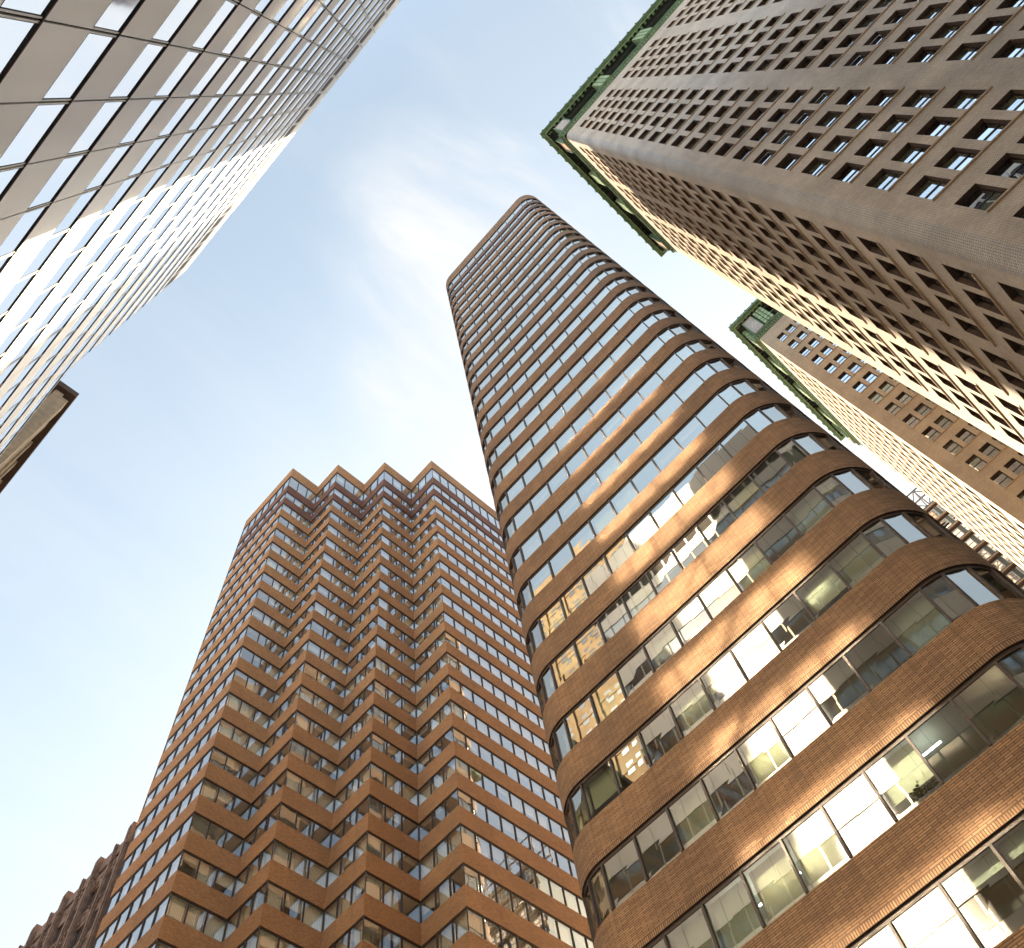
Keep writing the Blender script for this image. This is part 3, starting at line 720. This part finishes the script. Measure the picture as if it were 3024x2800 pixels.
scored = sorted(winsE, key=lambda q: -on_screen_area([(q[0], YE, q[2]), (q[1], YE, q[2]), (q[1], YE, q[3]), (q[0], YE, q[3])]))
rest = MB()
for i, (u0, u1, z0, z1) in enumerate(scored):
    if i < 100:
        mb = MB(); e_window(mb, lambda u, n, z: (u, n, z), u1 - u0, z1 - z0)
        mb.build('window', tE, loc=(u0, YE, z0))
    else: e_window(rest, lambda u, n, z: (u0 + u, YE + n, z0 + z), u1 - u0, z1 - z0)
o = rest.build('window', tE); o['kind'] = 'stuff'

# ------------------------------------------------------------------ overhanging-roof building beyond it
tF = thing('overhanging_roof_building', 'dark overhanging roof corner with tan fins, behind the white slab', 'office building')
mb = MB(); zF = 69.0 + EYE
mb.box(-80, -33.15, -30, -4.1, zF - 0.75, zF, 'brown_f'); mb.build('roof', tF)
mb = MB(); mb.box(-80, -33.65, -30, -4.85, 0, zF - 0.75, 'brown_f'); mb.build('wall', tF)
for i in range(12):
    x = -34.35 - (1.9 + (i - 1) * 2.1 if i else 0)
    mb = MB(); mb.box(x, x + (0.95 if i == 0 else 0.5), -4.85, -4.45 if i else -4.3, 0, zF - 1.6, 'stone_f'); mb.build('fin', tF)
mb = MB()
for i in range(11):
    x = -36.25 - i * 2.1
    for zz in range(14): mb.box(x - 1.6, x - 0.01, -4.85, -4.70, zF - 8.3 - zz * 3.7, zF - 6.9 - zz * 3.7, 'stone_f')
mb.build('spandrels', tF)
mb = MB(); mb.box(-33.65, -33.45, -5.5, -4.85, 0, zF - 1.0, 'stone_f'); mb.build('corner_pier', tF)

# ------------------------------------------------------------------ carved stone building
tG = thing('carved_stone_building', 'carved brown stone building with spiky parapet, left of the sawtooth tower', 'office building')
zG = 62.5 + EYE; YG = 20.9
mb = MB(); mb.box(-92, -59.6, YG + 0.5, YG + 25, 0, zG - 1.2, 'stone_g'); mb.build('wall', tG)
r = random.Random(3)
px = -60.3; i = 0
while px > -91:
    mb = MB(); wd = 0.62 if i % 2 == 0 else 0.5; pr = 0.55 if i % 2 == 0 else 0.35
    mb.box(px - wd, px, YG + 0.5 - pr, YG + 0.5, 0, zG + (0.5 if i % 2 == 0 else 0.0), 'stone_g')
    mb.box(px - wd * 0.75, px - wd * 0.25, YG + 0.4 - pr, YG + 0.5 - pr, 0, zG + 0.1, 'stone_g')
    mb.box(px - wd - 0.05, px + 0.05, YG + 0.42 - pr, YG + 0.55, zG - 1.9, zG - 1.6, 'stone_g')
    mb.build('pier', tG)
    nxt = px - (2.45 if i % 2 == 0 else 2.55)
    mb = MB()                                                    # carved spandrels between piers
    for q in range(17):
        z0 = zG - 3.4 - q * 3.65
        mb.box(nxt + 0.05, px - wd - 0.05, YG + 0.30, YG + 0.5, z0, z0 + 1.7, 'stone_g')
        for _ in range(7):
            a = r.uniform(nxt + 0.15, px - wd - 0.35); b = z0 + r.uniform(0.05, 1.3)
            mb.box(a, a + r.uniform(0.12, 0.3), YG + r.uniform(0.12, 0.25), YG + 0.31, b, b + r.uniform(0.15, 0.4), 'stone_g')
    mb.box(nxt + 0.05, px - wd - 0.05, YG + 0.25, YG + 0.55, zG - 1.3, zG - 0.3 + r.uniform(0, .3), 'stone_g')
    mb.build('carved_spandrels', tG)
    for q in range(16):
        z0 = zG - 5.35 - q * 3.65
        if q < 14 and i < 8:
            mb = MB(); xa, xb = nxt + 0.35, px - wd - 0.35
            mb.box(xa, xb, YG + 0.42, YG + 0.49, z0 + 0.05, z0 + 1.9, 'glass_a'); mb.box(xa - 0.08, xa, YG + 0.36, YG + 0.5, z0, z0 + 1.94, 'sash'); mb.box(xb, xb + 0.08, YG + 0.36, YG + 0.5, z0, z0 + 1.94, 'sash')
            mb.build('window', tG)
    px = nxt; i += 1

# ------------------------------------------------------------------ distant glazed building with steel lattice on the roof
tI = thing('glazed_building', 'distant glazed building with white bars and steel roof lattice', 'office building')
YI = 95.0; pI = 3.15; topI = 114.6 + EYE
mb = MB(); mb.box(7.2, 34, YI + 0.1, YI + 30, 0, topI, 'greenpan'); mb.build('wall', tI)
mb = MB()
for q in range(33):
    z0 = topI - 0.3 - q * pI
    mb.box(7.2, 34, YI - 0.25, YI + 0.1, z0 - 0.50, z0, 'redbrown'); mb.box(7.2, 34, YI - 0.33, YI - 0.25, z0 - 0.3, z0 - 0.12, 'stone_f')
mb.build('floor_bands', tI)
n_ = 0
for q in range(18):
    z0 = topI - 0.3 - q * pI - 0.50 - 2.35
    for c in range(5):
        x = 7.5 + c * 2.9
        if n_ >= 90: break
        mb = MB(); mb.box(x, x + 2.3, YI - 0.02, YI + 0.08, z0, z0 + 1.9, 'glass_a')
        for u in (0, 1.1, 2.2): mb.box(x + u, x + u + 0.09, YI - 0.10, YI - 0.02, z0, z0 + 1.9, 'whitebar')
        for v in (0, 0.9, 1.8): mb.box(x, x + 2.3, YI - 0.09, YI - 0.03, z0 + v, z0 + v + 0.1, 'whitebar')
        mb.build('window', tI); n_ += 1
mb = MB()
for x in range(7, 28, 3):
    for y in (YI, YI + 4):
        mb.bar((x, y, topI), (x, y, topI + 5), 0.22, 'steel')
    mb.bar((x, YI, topI + 5), (x, YI + 4, topI + 5), 0.18, 'steel'); mb.bar((x, YI, topI), (x + 3, YI, topI + 5), 0.14, 'steel'); mb.bar((x, YI, topI + 5), (x + 3, YI + 4, topI + 5), 0.14, 'steel')
for z in (2.5, 5):
    for y in (YI, YI + 4): mb.bar((7, y, topI + z), (28, y, topI + z), 0.2, 'steel')
mb.build('roof_lattice', tI)

# ------------------------------------------------------------------ stone tower behind the camera, seen mirrored in the low windows
tJ = thing('stone_tower', 'tan stone tower reflected in low windows of the rounded tower', 'skyscraper')
XJ0, XJ1, YJ, zJ = -72, -31, -39.0, 150
wJ = [(x, x + 1.3, z, z + 2.3) for g in range(8) for x in (XJ0 + 2 + g * 5.1, XJ0 + 4 + g * 5.1) for z in [60 + 3.9 * k for k in range(22)]]
mb = MB()
for k in range(0, 38):
    mb.box(XJ0, XJ1, YJ - 0.4, YJ + 0.12, k * 3.9 + 2.5, k * 3.9 + 3.0, 'stone_j', skip='-y')
mb.box(XJ0, XJ1, YJ - 25, YJ, 0, zJ, 'stone_j'); mb.box(XJ0 + 8, XJ1 - 8, YJ - 20, YJ - 5, zJ, zJ + 14, 'stone_j')
for g in range(9): mb.box(XJ0 + g * 5.1, XJ0 + g * 5.1 + 0.9, YJ, YJ + 0.5, 0, zJ + 1.5, 'stone_j')
mb.build('wall', tJ)
for wq in wJ[:90]:
    pass
mb = MB()
for (a, b, c, d) in wJ: mb.box(a, b, YJ + 0.02, YJ + 0.06, c, d, 'glass_a')
o = mb.build('window', tJ); o['kind'] = 'stuff'

# ------------------------------------------------------------------ ground
def structure(name, mb):
    o = mb.build(name); o['kind'] = 'structure'; return o
mb = MB(); mb.box(-1500, 1500, -1500, 1500, -0.5, 0.0, 'pave'); structure('ground', mb)
mb = MB(); mb.poly([(-1200, 2.5, 0.004), (1200, 2.5, 0.004), (1200, 15, 0.004), (-1200, 15, 0.004)], 'asphalt'); structure('road', mb)
mb = MB(); mb.box(-1200, 1200, -4.1, 2.5, 0.004, 0.14, 'pave'); structure('pavement', mb)
mb = MB()
for k in range(-30, 30): mb.poly([(k * 6, 8.6, 0.008), (k * 6 + 3, 8.6, 0.008), (k * 6 + 3, 8.75, 0.008), (k * 6, 8.75, 0.008)], 'paint')
structure('road_markings', mb)
